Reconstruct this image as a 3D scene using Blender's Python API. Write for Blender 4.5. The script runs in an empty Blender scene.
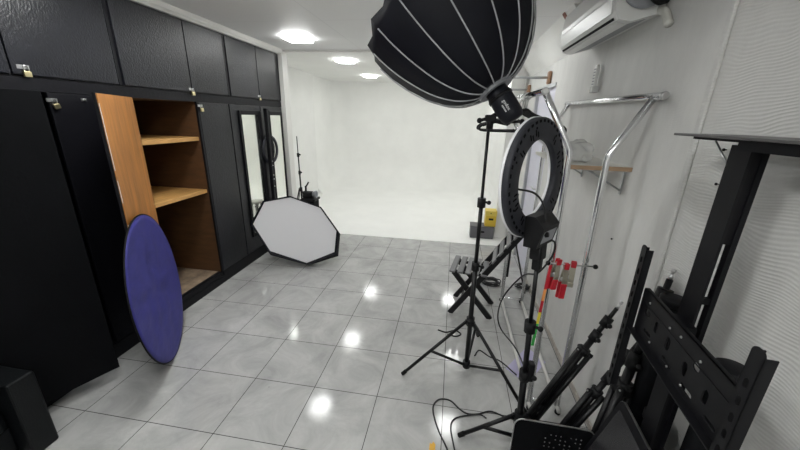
import bpy, bmesh, math, random
from mathutils import Vector as V, Matrix as Mx, Euler
PI = math.pi
C = bpy.context.scene.collection
random.seed(7)

# ------------------------------------------------------------------ materials
def mat(name, col, rough=.5, metal=0., noise=0., nscale=8., bump=0., bscale=60., spec=.5, emit=None, estr=0., trans=0., stretch=None, coat=0.):
    m = bpy.data.materials.new(name); m.use_nodes = True
    nt = m.node_tree; b = nt.nodes['Principled BSDF']
    b.inputs['Base Color'].default_value = (*col, 1); b.inputs['Roughness'].default_value = rough
    b.inputs['Metallic'].default_value = metal; b.inputs['Specular IOR Level'].default_value = spec
    b.inputs['Coat Weight'].default_value = coat
    if trans: b.inputs['Transmission Weight'].default_value = trans
    if emit: b.inputs['Emission Color'].default_value = (*emit, 1); b.inputs['Emission Strength'].default_value = estr
    if noise or bump:
        tc = nt.nodes.new('ShaderNodeTexCoord'); mp = nt.nodes.new('ShaderNodeMapping')
        if stretch: mp.inputs['Scale'].default_value = stretch
        nt.links.new(tc.outputs['Object'], mp.inputs['Vector'])
    if noise:
        n = nt.nodes.new('ShaderNodeTexNoise'); n.inputs['Scale'].default_value = nscale; n.inputs['Detail'].default_value = 6
        n.inputs['Roughness'].default_value = .65
        r = nt.nodes.new('ShaderNodeValToRGB'); e = r.color_ramp.elements
        e[0].position = .3; e[1].position = .7
        e[0].color = (*[c*(1-noise) for c in col], 1); e[1].color = (*[min(1, c*(1+noise)) for c in col], 1)
        nt.links.new(mp.outputs['Vector'], n.inputs['Vector']); nt.links.new(n.outputs['Fac'], r.inputs['Fac'])
        nt.links.new(r.outputs['Color'], b.inputs['Base Color'])
    if bump:
        n2 = nt.nodes.new('ShaderNodeTexNoise'); n2.inputs['Scale'].default_value = bscale; n2.inputs['Detail'].default_value = 4
        bp = nt.nodes.new('ShaderNodeBump'); bp.inputs['Strength'].default_value = bump; bp.inputs['Distance'].default_value = .01
        nt.links.new(mp.outputs['Vector'], n2.inputs['Vector']); nt.links.new(n2.outputs['Fac'], bp.inputs['Height'])
        nt.links.new(bp.outputs['Normal'], b.inputs['Normal'])
    return m

M = {}
M['paint_black'] = mat('black_brushed_paint', (.0065, .007, .0105), .33, noise=.45, nscale=4, bump=.34, bscale=120, spec=.42, stretch=(1, 1, .6))
M['paint_edge'] = mat('black_trim_paint', (.004, .004, .006), .5, bump=.15, bscale=40, spec=.22)
M['black_matte'] = mat('black_matte_laminate', (.0022, .0025, .0034), .7, noise=.3, nscale=6, bump=.1, bscale=60, spec=.12)
M['sofa'] = mat('black_leatherette', (.003, .004, .005), .5, bump=.15, bscale=120, spec=.25)
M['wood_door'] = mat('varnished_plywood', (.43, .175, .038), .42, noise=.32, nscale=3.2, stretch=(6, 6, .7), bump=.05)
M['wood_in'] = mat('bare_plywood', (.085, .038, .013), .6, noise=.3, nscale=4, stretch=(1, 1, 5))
M['wood_shelf'] = mat('pine_shelf', (.55, .30, .095), .55, noise=.25, nscale=4, stretch=(5, .8, 5))
M['wood_dust'] = mat('dusty_wood', (.30, .22, .15), .75, noise=.45, nscale=9)
M['wood_block'] = mat('brown_block_wood', (.30, .17, .10), .6, noise=.3, nscale=12)
M['skirting'] = mat('dirty_skirting', (.40, .37, .33), .7, noise=.3, nscale=10)
M['shelf_edge'] = mat('tan_edge_band', (.40, .27, .17), .6)
M['brass'] = mat('brass', (.66, .58, .34), .35, metal=1.)
M['steel'] = mat('dull_steel', (.55, .55, .55), .35, metal=1.)
M['chrome'] = mat('chrome_tube', (.88, .885, .90), .20, metal=1.)
M['white_paint'] = mat('white_wall_paint', (.86, .86, .835), .75, noise=.03, nscale=3)
M['cyc'] = mat('cyclorama_white', (.93, .93, .905), .6, noise=.03, nscale=2.2)
M['trim_white'] = mat('white_trim', (.74, .73, .70), .5)
M['plastic_white'] = mat('white_plastic', (.72, .72, .70), .35)
M['plastic_grey'] = mat('grey_plastic', (.30, .31, .33), .45)
M['dark_gap'] = mat('dark_gap', (.003, .003, .0035), .8, spec=.1)
M['lilac'] = mat('lilac_door_paint', (.66, .655, .745), .5, noise=.04, nscale=3)
M['lilac_paper'] = mat('lilac_paper', (.50, .47, .66), .7)
M['alu'] = mat('aluminium_frame', (.50, .51, .52), .4, metal=.8)
M['mirror'] = mat('mirror_glass', (.90, .92, .87), .11, metal=1.)
M['tripod'] = mat('black_stand_metal', (.0045, .0045, .0055), .42, spec=.35)
M['tripod_plastic'] = mat('black_stand_plastic', (.005, .005, .006), .55, spec=.3)
M['blue'] = mat('blue_nylon', (.024, .022, .20), .62, noise=.16, nscale=6, bump=.35, bscale=9, stretch=(1, 1, 2))
M['fabric_black'] = mat('black_softbox_fabric', (.0035, .004, .0085), .55, noise=.2, nscale=8, bump=.1, bscale=25, spec=.25)
M['piping'] = mat('grey_rib_piping', (.44, .44, .46), .5)
M['fabric_white'] = mat('white_diffuser_cloth', (.86, .86, .88), .8, bump=.08, bscale=6)
M['strobe'] = mat('strobe_plastic', (.004, .005, .010), .5, spec=.35)
M['ink_white'] = mat('white_ink', (.85, .85, .85), .6)
M['ring_back'] = mat('ring_light_back', (.022, .023, .030), .55, noise=.2, nscale=30, spec=.35)
M['ring_front'] = mat('ring_light_diffuser', (.82, .82, .84), .4)
M['red'] = mat('red_grip', (.52, .015, .03), .45)
M['jaw'] = mat('galvanised_jaw', (.42, .40, .32), .4, metal=.7)
M['orange'] = mat('orange_band', (.85, .35, .10), .6)
M['yellow'] = mat('yellow_band', (.80, .68, .06), .6)
M['green'] = mat('green_band', (.05, .42, .08), .6)
M['carton'] = mat('yellow_carton', (.72, .50, .05), .55)
M['carton_top'] = mat('yellow_carton_lid', (.78, .60, .12), .55)
M['case_grey'] = mat('grey_case', (.13, .13, .14), .6)
M['chair_slat'] = mat('grey_slat_plastic', (.15, .15, .155), .5)
M['chair_frame'] = mat('dark_chair_plastic', (.006, .006, .007), .5, spec=.35)
M['stand_dark'] = mat('charcoal_steel', (.0065, .0065, .008), .5, spec=.22)
M['stand_edge'] = mat('black_steel', (.003, .003, .0045), .5, spec=.2)
M['shelf_top'] = mat('grey_shelf_plate', (.085, .08, .08), .4)
M['rubber'] = mat('black_rubber', (.005, .005, .005), .7, spec=.2)
M['cable'] = mat('black_cable', (.010, .010, .011), .55)
M['cable_dark'] = mat('charcoal_cable', (.035, .035, .038), .6)
M['glass_dark'] = mat('dark_screen_glass', (.022, .022, .024), .25)
M['bag'] = mat('clear_plastic_bag', (.86, .86, .84), .22, bump=.6, bscale=14, trans=.45)
M['shelf_white'] = mat('white_melamine', (.66, .65, .60), .5)
M['tape'] = mat('orange_tape', (.75, .42, .06), .6)
M['brick'] = mat('exposed_brick', (.30, .14, .11), .9, noise=.4, nscale=20, bump=.4)
M['lamp'] = mat('led_panel', (1, 1, 1), .5, emit=(.985, 1, .985), estr=30)
M['lamp_fill'] = mat('led_panel_fill', (1, 1, 1), .5, emit=(.985, 1, .985), estr=66)  # stronger glow for the added fill panels out of view
M['lamp_cyc'] = mat('led_panel_studio', (1, 1, 1), .5, emit=(.985, 1, .985), estr=30)
M['seat_top'] = mat('grey_stool_top', (.45, .44, .40), .5)

# floor: square marbled tiles with grout
TILE = .42
def floor_mat():
    m = bpy.data.materials.new('marbled_floor_tiles'); m.use_nodes = True
    nt = m.node_tree; L = nt.links; N = nt.nodes; b = N['Principled BSDF']
    tc = N.new('ShaderNodeTexCoord'); mp = N.new('ShaderNodeMapping')
    mp.inputs['Location'].default_value = (4.883*TILE, -2.92*TILE, 0)
    L.new(tc.outputs['Object'], mp.inputs['Vector'])
    br = N.new('ShaderNodeTexBrick'); br.offset = 0; br.squash = 1
    br.inputs['Scale'].default_value = 1; br.inputs['Brick Width'].default_value = TILE; br.inputs['Row Height'].default_value = TILE
    br.inputs['Mortar Size'].default_value = .0022; br.inputs['Mortar Smooth'].default_value = .15
    br.inputs['Color1'].default_value = (.97, .97, .97, 1); br.inputs['Color2'].default_value = (1.03, 1.03, 1.03, 1); br.inputs['Mortar'].default_value = (1, 1, 1, 1)
    L.new(mp.outputs['Vector'], br.inputs['Vector'])
    n1 = N.new('ShaderNodeTexNoise'); n1.inputs['Scale'].default_value = 3.4; n1.inputs['Detail'].default_value = 9; n1.inputs['Roughness'].default_value = .68; n1.inputs['Distortion'].default_value = .7
    L.new(mp.outputs['Vector'], n1.inputs['Vector'])
    r = N.new('ShaderNodeValToRGB'); e = r.color_ramp.elements
    e[0].position = .30; e[0].color = (.35, .35, .343, 1); e[1].position = .70; e[1].color = (.55, .55, .538, 1)
    L.new(n1.outputs['Fac'], r.inputs['Fac'])
    mul = N.new('ShaderNodeMixRGB'); mul.blend_type = 'MULTIPLY'; mul.inputs['Fac'].default_value = 1
    L.new(r.outputs['Color'], mul.inputs['Color1']); L.new(br.outputs['Color'], mul.inputs['Color2'])
    # scuffs: sparse dark specks
    n2 = N.new('ShaderNodeTexNoise'); n2.inputs['Scale'].default_value = 17; n2.inputs['Detail'].default_value = 5
    L.new(mp.outputs['Vector'], n2.inputs['Vector'])
    r2 = N.new('ShaderNodeValToRGB'); e = r2.color_ramp.elements; e[0].position = .73; e[0].color = (0, 0, 0, 1); e[1].position = .80; e[1].color = (1, 1, 1, 1)
    L.new(n2.outputs['Fac'], r2.inputs['Fac'])
    sc = N.new('ShaderNodeMixRGB'); sc.inputs['Color2'].default_value = (.13, .125, .12, 1)
    L.new(r2.outputs['Color'], sc.inputs['Fac']); L.new(mul.outputs['Color'], sc.inputs['Color1'])
    mx = N.new('ShaderNodeMixRGB'); mx.inputs['Color2'].default_value = (.055, .052, .048, 1)
    L.new(br.outputs['Fac'], mx.inputs['Fac']); L.new(sc.outputs['Color'], mx.inputs['Color1'])
    L.new(mx.outputs['Color'], b.inputs['Base Color']); b.inputs['Specular IOR Level'].default_value = .38
    rr = N.new('ShaderNodeMapRange'); rr.inputs['To Min'].default_value = .05; rr.inputs['To Max'].default_value = .17
    L.new(n1.outputs['Fac'], rr.inputs['Value']); L.new(rr.outputs['Result'], b.inputs['Roughness'])
    bp = N.new('ShaderNodeBump'); bp.invert = True; bp.inputs['Strength'].default_value = .25; bp.inputs['Distance'].default_value = .002
    L.new(br.outputs['Fac'], bp.inputs['Height']); L.new(bp.outputs['Normal'], b.inputs['Normal'])
    return m
M['floor'] = floor_mat()

def plaster_mat(name, col, wave, amp, split=None):
    """grey-white plaster; beyond the conduit (low y) it is combed in swirls"""
    m = bpy.data.materials.new(name); m.use_nodes = True
    nt = m.node_tree; L = nt.links; N = nt.nodes; b = N['Principled BSDF']; b.inputs['Roughness'].default_value = .6
    tc = N.new('ShaderNodeTexCoord')
    n1 = N.new('ShaderNodeTexNoise'); n1.inputs['Scale'].default_value = 1.6; n1.inputs['Detail'].default_value = 8; n1.inputs['Roughness'].default_value = .7
    mp = N.new('ShaderNodeMapping'); mp.inputs['Scale'].default_value = (1, 1.4, .55)
    L.new(tc.outputs['Object'], mp.inputs['Vector']); L.new(mp.outputs['Vector'], n1.inputs['Vector'])
    r = N.new('ShaderNodeValToRGB'); e = r.color_ramp.elements; e[0].position = .3; e[1].position = .68
    e[0].color = (*[c*.86 for c in col], 1); e[1].color = (*[c*1.08 for c in col], 1)
    L.new(n1.outputs['Fac'], r.inputs['Fac']); L.new(r.outputs['Color'], b.inputs['Base Color'])
    w = N.new('ShaderNodeTexWave'); w.wave_type = 'BANDS'; w.bands_direction = 'Z'
    w.inputs['Scale'].default_value = wave; w.inputs['Distortion'].default_value = 34; w.inputs['Detail'].default_value = 0.6; w.inputs['Detail Scale'].default_value = .16
    mp2 = N.new('ShaderNodeMapping'); mp2.inputs['Location'].default_value = (0, -.7, -1.35)
    L.new(tc.outputs['Object'], mp2.inputs['Vector']); L.new(mp2.outputs['Vector'], w.inputs['Vector'])
    fine = N.new('ShaderNodeTexNoise'); fine.inputs['Scale'].default_value = 26; fine.inputs['Detail'].default_value = 6
    L.new(tc.outputs['Object'], fine.inputs['Vector'])
    hgt = w.outputs['Fac']
    if split is not None:
        sx = N.new('ShaderNodeSeparateXYZ'); L.new(tc.outputs['Object'], sx.inputs['Vector'])
        lt = N.new('ShaderNodeMath'); lt.operation = 'LESS_THAN'; lt.inputs[1].default_value = split
        L.new(sx.outputs['Y'], lt.inputs[0])
        k = N.new('ShaderNodeMath'); k.operation = 'MULTIPLY_ADD'; k.inputs[1].default_value = .85; k.inputs[2].default_value = .15
        L.new(lt.outputs[0], k.inputs[0])
        mu = N.new('ShaderNodeMath'); mu.operation = 'MULTIPLY'; L.new(w.outputs['Fac'], mu.inputs[0]); L.new(k.outputs[0], mu.inputs[1]); hgt = mu.outputs[0]
    ad = N.new('ShaderNodeMath'); ad.operation = 'ADD'; L.new(hgt, ad.inputs[0]); L.new(fine.outputs['Fac'], ad.inputs[1])
    bp = N.new('ShaderNodeBump'); bp.inputs['Strength'].default_value = amp; bp.inputs['Distance'].default_value = .004
    L.new(ad.outputs[0], bp.inputs['Height']); L.new(bp.outputs['Normal'], b.inputs['Normal'])
    return m
M['plaster'] = plaster_mat('combed_plaster', (.68, .675, .655), 30, .30, 1.46)

def ceiling_mat():
    m = bpy.data.materials.new('pvc_ceiling_boards'); m.use_nodes = True
    nt = m.node_tree; L = nt.links; N = nt.nodes; b = N['Principled BSDF']; b.inputs['Roughness'].default_value = .45
    tc = N.new('ShaderNodeTexCoord'); br = N.new('ShaderNodeTexBrick'); br.offset = 0
    br.inputs['Scale'].default_value = 1; br.inputs['Brick Width'].default_value = 1.2; br.inputs['Row Height'].default_value = .62
    br.inputs['Mortar Size'].default_value = .003
    br.inputs['Color1'].default_value = (.86, .86, .86, 1); br.inputs['Color2'].default_value = (.88, .88, .875, 1); br.inputs['Mortar'].default_value = (.74, .74, .74, 1)
    L.new(tc.outputs['Object'], br.inputs['Vector']); L.new(br.outputs['Color'], b.inputs['Base Color'])
    return m
M['ceiling'] = ceiling_mat()

# ------------------------------------------------------------------ mesh builder
def frame(z, up=(0, 0, 1)):
    z = V(z).normalized(); up = V(up)
    if abs(z.dot(up)) > .98: up = V((1, 0, 0))
    x = up.cross(z).normalized(); y = z.cross(x)
    return Mx((x, y, z)).transposed().to_4x4()

class MB:
    def __init__(s, xf=None): s.bm = bmesh.new(); s.xf = xf or Mx.Identity(4); s.mi = 0
    def _add(s, vs, fs, xf=None, smooth=False):
        t = s.xf @ xf if xf else s.xf
        bv = [s.bm.verts.new(t @ V(v)) for v in vs]
        for f in fs:
            try:
                q = s.bm.faces.new([bv[i] for i in f]); q.material_index = s.mi; q.smooth = smooth
            except ValueError: pass
        return s
    def box(s, lo, hi, xf=None):
        (a, b, c), (d, e, f) = lo, hi
        return s._add([(a, b, c), (d, b, c), (d, e, c), (a, e, c), (a, b, f), (d, b, f), (d, e, f), (a, e, f)],
                      [(3, 2, 1, 0), (4, 5, 6, 7), (0, 1, 5, 4), (1, 2, 6, 5), (2, 3, 7, 6), (3, 0, 4, 7)], xf)
    def rbox(s, lo, hi, r=.01, seg=2, xf=None):
        b2 = bmesh.new(); c = [(l+h)/2 for l, h in zip(lo, hi)]; d = [h-l for l, h in zip(lo, hi)]
        bmesh.ops.create_cube(b2, size=1, matrix=Mx.Translation(c) @ Mx.Diagonal((*d, 1)))
        bmesh.ops.bevel(b2, geom=b2.edges[:], offset=min(r, min(d)*.49), segments=seg, affect='EDGES', profile=.5)
        b2.verts.index_update(); vs = [v.co.copy() for v in b2.verts]; fs = [[v.index for v in f.verts] for f in b2.faces]; b2.free()
        return s._add(vs, fs, xf, False)
    def prism(s, poly, axis, a, b, xf=None):
        """poly: 2-D points in the plane of the two other axes, swept from a to b"""
        n = len(poly); vs = []
        for t in (a, b):
            for p in poly: q = list(p); q.insert(axis, t); vs.append(q)
        fs = [tuple(range(n))[::-1], tuple(range(n, 2*n))] + [(i, (i+1) % n, n+(i+1) % n, n+i) for i in range(n)]
        return s._add(vs, fs, xf)
    def tube(s, p0, p1, r0, r1=None, seg=12):
        r1 = r0 if r1 is None else r1
        return s.lathe([(r0, 0), (r1, (V(p1)-V(p0)).length)], p0, V(p1)-V(p0), seg, True)
    def lathe(s, prof, base, axis, seg=20, smooth=True, cap=True, closed=False):
        xf = Mx.Translation(V(base)) @ frame(axis); vs = []; fs = []
        n = len(prof)
        for r, z in prof:
            for k in range(seg): a = 2*PI*k/seg; vs.append((r*math.cos(a), r*math.sin(a), z))
        m = n if closed else n-1
        for i in range(m):
            j = (i+1) % n
            for k in range(seg): l = (k+1) % seg; fs.append((i*seg+k, i*seg+l, j*seg+l, j*seg+k))
        s._add(vs, fs, xf, smooth)
        if cap and not closed:
            for i, rev in ((0, True), (n-1, False)):
                if prof[i][0] > 1e-4:
                    ring = [(prof[i][0]*math.cos(2*PI*k/seg), prof[i][0]*math.sin(2*PI*k/seg), prof[i][1]) for k in range(seg)]
                    s._add(ring, [tuple(range(seg))[::-1] if rev else tuple(range(seg))], xf)
        return s
    def path(s, pts, r, seg=8, closed=False):
        P = [V(p) for p in pts]; n = len(P); vs = []; fs = []; up = None
        for i, p in enumerate(P):
            t = (P[(i+1) % n]-P[i-1]) if closed else (P[min(i+1, n-1)]-P[max(i-1, 0)])
            t.normalize()
            if up is None: up = V((0, 0, 1)) if abs(t.z) < .9 else V((1, 0, 0))
            x = up.cross(t); x = x.normalized() if x.length > 1e-6 else V((1, 0, 0)); y = t.cross(x); up = y
            rr = r[i] if isinstance(r, (list, tuple)) else r
            for k in range(seg): a = 2*PI*k/seg; vs.append(p + x*rr*math.cos(a) + y*rr*math.sin(a))
        for i in range(n if closed else n-1):
            j = (i+1) % n
            for k in range(seg): l = (k+1) % seg; fs.append((i*seg+k, i*seg+l, j*seg+l, j*seg+k))
        if not closed: fs += [tuple(range(seg))[::-1], tuple(range((n-1)*seg, n*seg))]
        return s._add(vs, fs, None, True)
    def ball(s, c, r, seg=14, sc=(1, 1, 1)):
        b2 = bmesh.new(); bmesh.ops.create_uvsphere(b2, u_segments=seg, v_segments=max(6, seg//2), radius=r)
        vs = [V(c)+V((v.co.x*sc[0], v.co.y*sc[1], v.co.z*sc[2])) for v in b2.verts]; b2.verts.index_update()
        fs = [[v.index for v in f.verts] for f in b2.faces]; b2.free()
        return s._add(vs, fs, None, True)
    def plate(s, outline, holes, th, xf):
        """flat plate with real holes: outline and holes are 2-D loops in the xy plane of xf, thickness th along z"""
        cu = bpy.data.curves.new('tmp', 'CURVE'); cu.dimensions = '2D'; cu.fill_mode = 'BOTH'; cu.extrude = th/2
        for loop in [outline]+holes:
            sp = cu.splines.new('POLY'); sp.points.add(len(loop)-1); sp.use_cyclic_u = True
            for p, q in zip(sp.points, loop): p.co = (q[0], q[1], 0, 1)
        ob = bpy.data.objects.new('tmp', cu); me = ob.to_mesh()
        vs = [v.co.copy() for v in me.vertices]; fs = [tuple(p.vertices) for p in me.polygons]
        ob.to_mesh_clear(); bpy.data.objects.remove(ob); bpy.data.curves.remove(cu)
        return s._add(vs, fs, xf)
    def build(s, name, m, parent=None, solid=0., sub=0):
        bmesh.ops.remove_doubles(s.bm, verts=s.bm.verts, dist=1e-6)
        o0 = ORG.get(parent.name, V((0, 0, 0))) if parent else V((0, 0, 0))
        if parent is None: # own origin: base centre of the mesh
            xs = [v.co for v in s.bm.verts]
            lo = V([min(v[i] for v in xs) for i in range(3)]); hi = V([max(v[i] for v in xs) for i in range(3)])
            o0 = V(((lo.x+hi.x)/2, (lo.y+hi.y)/2, lo.z))
            if name in NOSHIFT: o0 = V((0, 0, 0))
        for v in s.bm.verts: v.co -= o0
        bmesh.ops.recalc_face_normals(s.bm, faces=s.bm.faces[:])
        me = bpy.data.meshes.new(name); s.bm.to_mesh(me); s.bm.free()
        for k in (m if isinstance(m, (list, tuple)) else [m]): me.materials.append(M[k])
        ob = bpy.data.objects.new(name, me); C.objects.link(ob)
        if parent: ob.parent = parent
        else: ob.location = o0
        ORG[ob.name] = o0
        if solid: md = ob.modifiers.new('thickness', 'SOLIDIFY'); md.thickness = solid; md.offset = 0
        if sub: md = ob.modifiers.new('smooth', 'SUBSURF'); md.levels = md.render_levels = sub
        return ob
ORG = {}
NOSHIFT = {'floor', 'ceiling', 'wall_right', 'wall_back', 'wall_left', 'wall_front'}

def tag(o, label, cat, group=None):
    o['label'] = label; o['category'] = cat
    if group: o['group'] = group
    return o
def thing(name, loc, label, cat, group=None):
    o = bpy.data.objects.new(name, None); o.empty_display_size = .05; C.objects.link(o); o.location = loc
    ORG[o.name] = V(loc); return tag(o, label, cat, group)
def struct(o): o['kind'] = 'structure'; return o
def copy_tree(o, parent=None):
    c = o.copy(); C.objects.link(c)
    if parent: c.parent = parent
    for ch in list(o.children): copy_tree(ch, c)
    return c
def circ(cx, cy, rx, ry=None, n=20): 
    ry = rx if ry is None else ry
    return [(cx+rx*math.cos(2*PI*k/n), cy+ry*math.sin(2*PI*k/n)) for k in range(n)]
def slot(cx, cy, w, h, n=6):
    r = min(w, h)/2; out = []
    if h >= w:
        for k in range(n+1): a = PI*k/n; out.append((cx+r*math.cos(a), cy+h/2-r+r*math.sin(a)))
        for k in range(n+1): a = PI+PI*k/n; out.append((cx+r*math.cos(a), cy-h/2+r+r*math.sin(a)))
    else: out = [(cx+(q[1]), cy+q[0]) for q in slot(0, 0, h, w, n)][::-1]
    return out
def rrect(w, h, r, n=5, cx=0, cy=0):
    out = []
    for sx, sy, a0 in ((1, 1, 0), (-1, 1, PI/2), (-1, -1, PI), (1, -1, 1.5*PI)):
        for k in range(n+1): a = a0+PI/2*k/n; out.append((cx+sx*(w/2-r)+r*math.cos(a), cy+sy*(h/2-r)+r*math.sin(a)))
    return out
def spline(pts, n=8):
    P = [V(p) for p in pts]; P = [2*P[0]-P[1]]+P+[2*P[-1]-P[-2]]; out = []
    for i in range(1, len(P)-2):
        a, b, c, d = P[i-1:i+3]
        for k in range(n):
            t = k/n; out.append(.5*((2*b)+(c-a)*t+(2*a-5*b+4*c-d)*t*t+(3*b-a-3*c+d)*t**3))
    out.append(P[-2]); return out

# ------------------------------------------------------------------ the room
XW = .905; XC = -2.29; XB = -2.97; H = 2.48; YC = 4.56; YF = -1.6
struct(MB().box((XB, YF, -.06), (1.1, YC, 0)).build('floor', 'floor'))
struct(MB().box((XB-.1, YF, H), (1.3, 4.42, H+.1)).build('ceiling', 'ceiling'))
struct(MB().box((XB-.4, 4.42, H+.03), (1.3, 9.0, H+.13)).build('ceiling', 'white_paint')).name = 'ceiling_rear'
struct(MB().box((XB-.1, YF, -.06), (XB, 7.05, H+.04)).build('wall_left', 'white_paint'))
struct(MB().box((XB-.1, YF-.1, -.06), (1.1, YF, H)).build('wall_front', 'white_paint'))
# right wall with a doorway opening
wr = MB()
wr.box((XW, YF, -.06), (XW+.12, 3.53, H+.04)).box((XW, 3.53, 2.05), (XW+.12, 4.32, H+.04)).box((XW, 4.32, -.06), (XW+.12, 4.92, H+.04))
struct(wr.build('wall_right', 'plaster'))
struct(MB().box((.70, 4.92, -.06), (XW+.12, 5.04, H+.04)).build('wall_right_stub', 'white_paint'))
d1 = struct(MB().box((XW+.02, 3.545, .01), (XW+.06, 4.305, 2.04)).build('door_1', 'lilac'))
MB().box((XW-.012, 4.275, 0), (XW+.10, 4.32, 2.05)).box((XW-.012, 3.53, 2.02), (XW+.10, 4.32, 2.05)).build('door_frame', 'alu', d1)
MB().tube((XW+.02, 3.62, 1.02), (XW-.04, 3.62, 1.02), .009).tube((XW-.04, 3.62, 1.02), (XW-.04, 3.74, 1.02), .009).build('door_handle', 'steel', d1)
MB().box((XW-.004, 4.32, .55), (XW, 4.345, 1.62)).build('door_seal', 'rubber', d1)
# cyclorama: white floor sweeping up into the back wall and the side walls
def cyc():
    m = MB(); xl, xr, yb = -3.08, .72, 8.6; R = .75; nx = 0
    # plan outline with rounded back corners, swept from floor level up
    prof = []  # (inset, z)
    for k in range(9): a = PI/2*k/8; prof.append((R*(1-math.sin(a)), R*(1-math.cos(a))))
    prof.append((0, H+.04))
    def ring(ins):
        pts = [(xl+ins*.35 if ins < R else xl+ins*.35, 7.0)]
        rc = .35
        x0, x1, y1 = xl+ins*.35, xr-ins*.35, yb-ins
        pts = [(x0, 7.05)]
        for k in range(7): a = PI-PI/2*k/6; pts.append((x0+rc+rc*math.cos(a), y1-rc+rc*math.sin(a)))
        for k in range(7): a = PI/2-PI/2*k/6; pts.append((x1-rc+rc*math.cos(a), y1-rc+rc*math.sin(a)))
        pts.append((x1, 7.05)); return pts
    rows = [[(p[0], p[1], z) for p in ring(i)] for i, z in prof]
    n = len(rows[0]); vs = [v for r in rows for v in r]
    fs = [(i*n+k, i*n+k+1, (i+1)*n+k+1, (i+1)*n+k) for i in range(len(rows)-1) for k in range(n-1)]
    m._add(vs, fs, None, True)
    m._add(rows[0], [tuple(range(n))])
    # the coved foot of the side walls carried to their near ends
    m.prism([(xr-i*.35, z) for i, z in prof[:9]]+[(xr+.01, prof[8][1]), (xr+.01, 0)], 1, 5.04, 7.055)
    m.prism([(xl+i*.35, z) for i, z in prof[:9]]+[(xl-.01, prof[8][1]), (xl-.01, 0)], 1, 7.04, 7.055)
    m.box((XB-.4, 7.05, 0), (-3.078, 7.12, H+.04))
    return m.build('wall_back', 'cyc')
struct(cyc())
struct(MB().box((XB, YC, -.06), (.95, 7.06, .004)).build('floor', 'cyc'))
struct(MB().box((.72, 5.04, 0), (.80, 7.06, H+.04)).build('wall_right', 'cyc'))
# white post and lip where the studio begins, cornice over the cupboards, conduit, slanted coving
struct(MB().box((XB, 4.36, 0), (-2.235, 4.50, H)).build('trim_1', 'trim_white'))
struct(MB().box((XB, 4.38, H-.022), (XW, 4.425, H+.03)).build('trim_2', 'trim_white'))
struct(MB().prism([(XC+.03, H-.05), (XC+.055, H-.03), (XC+.075, H), (XC-.02, H), (XC-.02, H-.05)], 1, .90, 4.37).build('trim_3', 'trim_white'))
struct(MB().rbox((XW-.014, 1.435, 0), (XW, 1.465, H), .006).build('trim_4', 'plaster'))
struct(MB().prism([(.75, H), (XW, H), (XW, 2.24)], 1, 2.80, 4.92).build('trim_5', 'white_paint'))
struct(MB().box((XB, .95, H-.06), (XC-.03, 4.36, H)).build('trim_6', 'white_paint'))
struct(MB().rbox((XW-.012, 1.5, 0), (XW, 3.53, .04), .004).build('baseboard_right', 'skirting'))
# bricks showing where plaster broke off the coving
bk = MB(frame((-.81, 0, -.585), (0, 1, 0)).copy())
bk.xf = Mx.Translation((.785, 3.02, 2.425)) @ bk.xf
bk.plate([(-.09, -.018), (-.02, -.03), (.08, -.022), (.11, .0), (.06, .03), (-.03, .022), (-.10, .012)], [], .006, Mx.Identity(4))
tag(bk.build('brick_patch', 'brick'), 'small brick coloured patch where plaster broke off above the air conditioner', 'hole')

# ceiling LED panels
LG = 'square ceiling lights'
def lamp(x, y, label, m='lamp', z=H):
    t = thing('ceiling_light', (x, y, z), label, 'ceiling light', LG)
    MB().plate(rrect(.23, .25, .04), [], .012, Mx.Translation((x, y, z-.007))).build('light_frame', 'plastic_white', t)
    MB().plate(rrect(.25, .27, .035), [], .017, Mx.Translation((x, y, z-.0215))).build('diffuser', m, t)
    return t
lamp(-1.70, 3.70, 'square ceiling light nearest the camera, above the black cupboards')
lamp(-1.71, 5.34, 'square ceiling light just beyond the ceiling edge, middle of the three', 'lamp_cyc', H+.03)
lamp(-1.80, 7.22, 'square ceiling light farthest back over the white studio, smallest of the three', 'lamp_cyc', H+.03)
lamp(.18, 3.70, 'square ceiling light hidden behind the raised black softbox')
lamp(.25, 5.34, 'square ceiling light over the right of the white studio near its mouth', 'lamp_cyc', H+.03)
lamp(.15, 7.22, 'square ceiling light over the right of the white studio at its back', 'lamp_cyc', H+.03)
lamp(-1.70, 1.75, 'added square fill light, unseen, over the sofa end of the cupboards', 'lamp_fill')  # added out of view to brighten the near cupboards and ceiling
lamp(-.75, .45, 'added square fill light, unseen, over the near end of the room', 'lamp_fill')  # added fill above the frame, lifts the near right wall
lamp(.1, -.75, 'added square fill light, unseen, behind the photographer', 'lamp_fill')  # added fill behind the camera, no known lamp there

# ------------------------------------------------------------------ wardrobe units (left)
def cpanel(y0, y1, z0, z1, x0=XC-.02, x1=XC, r=.003): return MB().rbox((x0, y0, z0), (x1, y1, z1), r)
Z0, ZT = .13, 1.79
# unit with the ajar door beside the sofa
ua = thing('wardrobe', (-2.62, 1.67, 0), 'black wardrobe unit behind the sofa arm with one plain door swung ajar', 'wardrobe', 'black wardrobe units')
b = MB(); b.box((XB+.02, 1.08, 0), (XC-.025, 1.10, ZT+.07)).box((XB+.02, 2.178, 0), (XC-.025, 2.20, ZT+.07)).box((XB+.02, 1.10, .1), (XC-.025, 2.178, Z0)).box((XB+.02, 1.10, ZT), (XC-.025, 2.178, ZT+.07)).box((XB+.02, 1.10, .1), (XB+.035, 2.178, ZT))
b.box((XC-.02, 1.08, ZT+.003), (XC, 2.20, 1.86)).box((XC-.02, 1.08, 0), (XC, 2.20, Z0-.02)).box((XC-.02, 2.173, Z0-.02), (XC, 2.20, ZT+.003))
b.build('carcass', 'paint_edge', ua)
cpanel(1.67, 2.170, Z0-.015, ZT).build('door', 'paint_edge', ua)
ang = math.radians(23)
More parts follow.
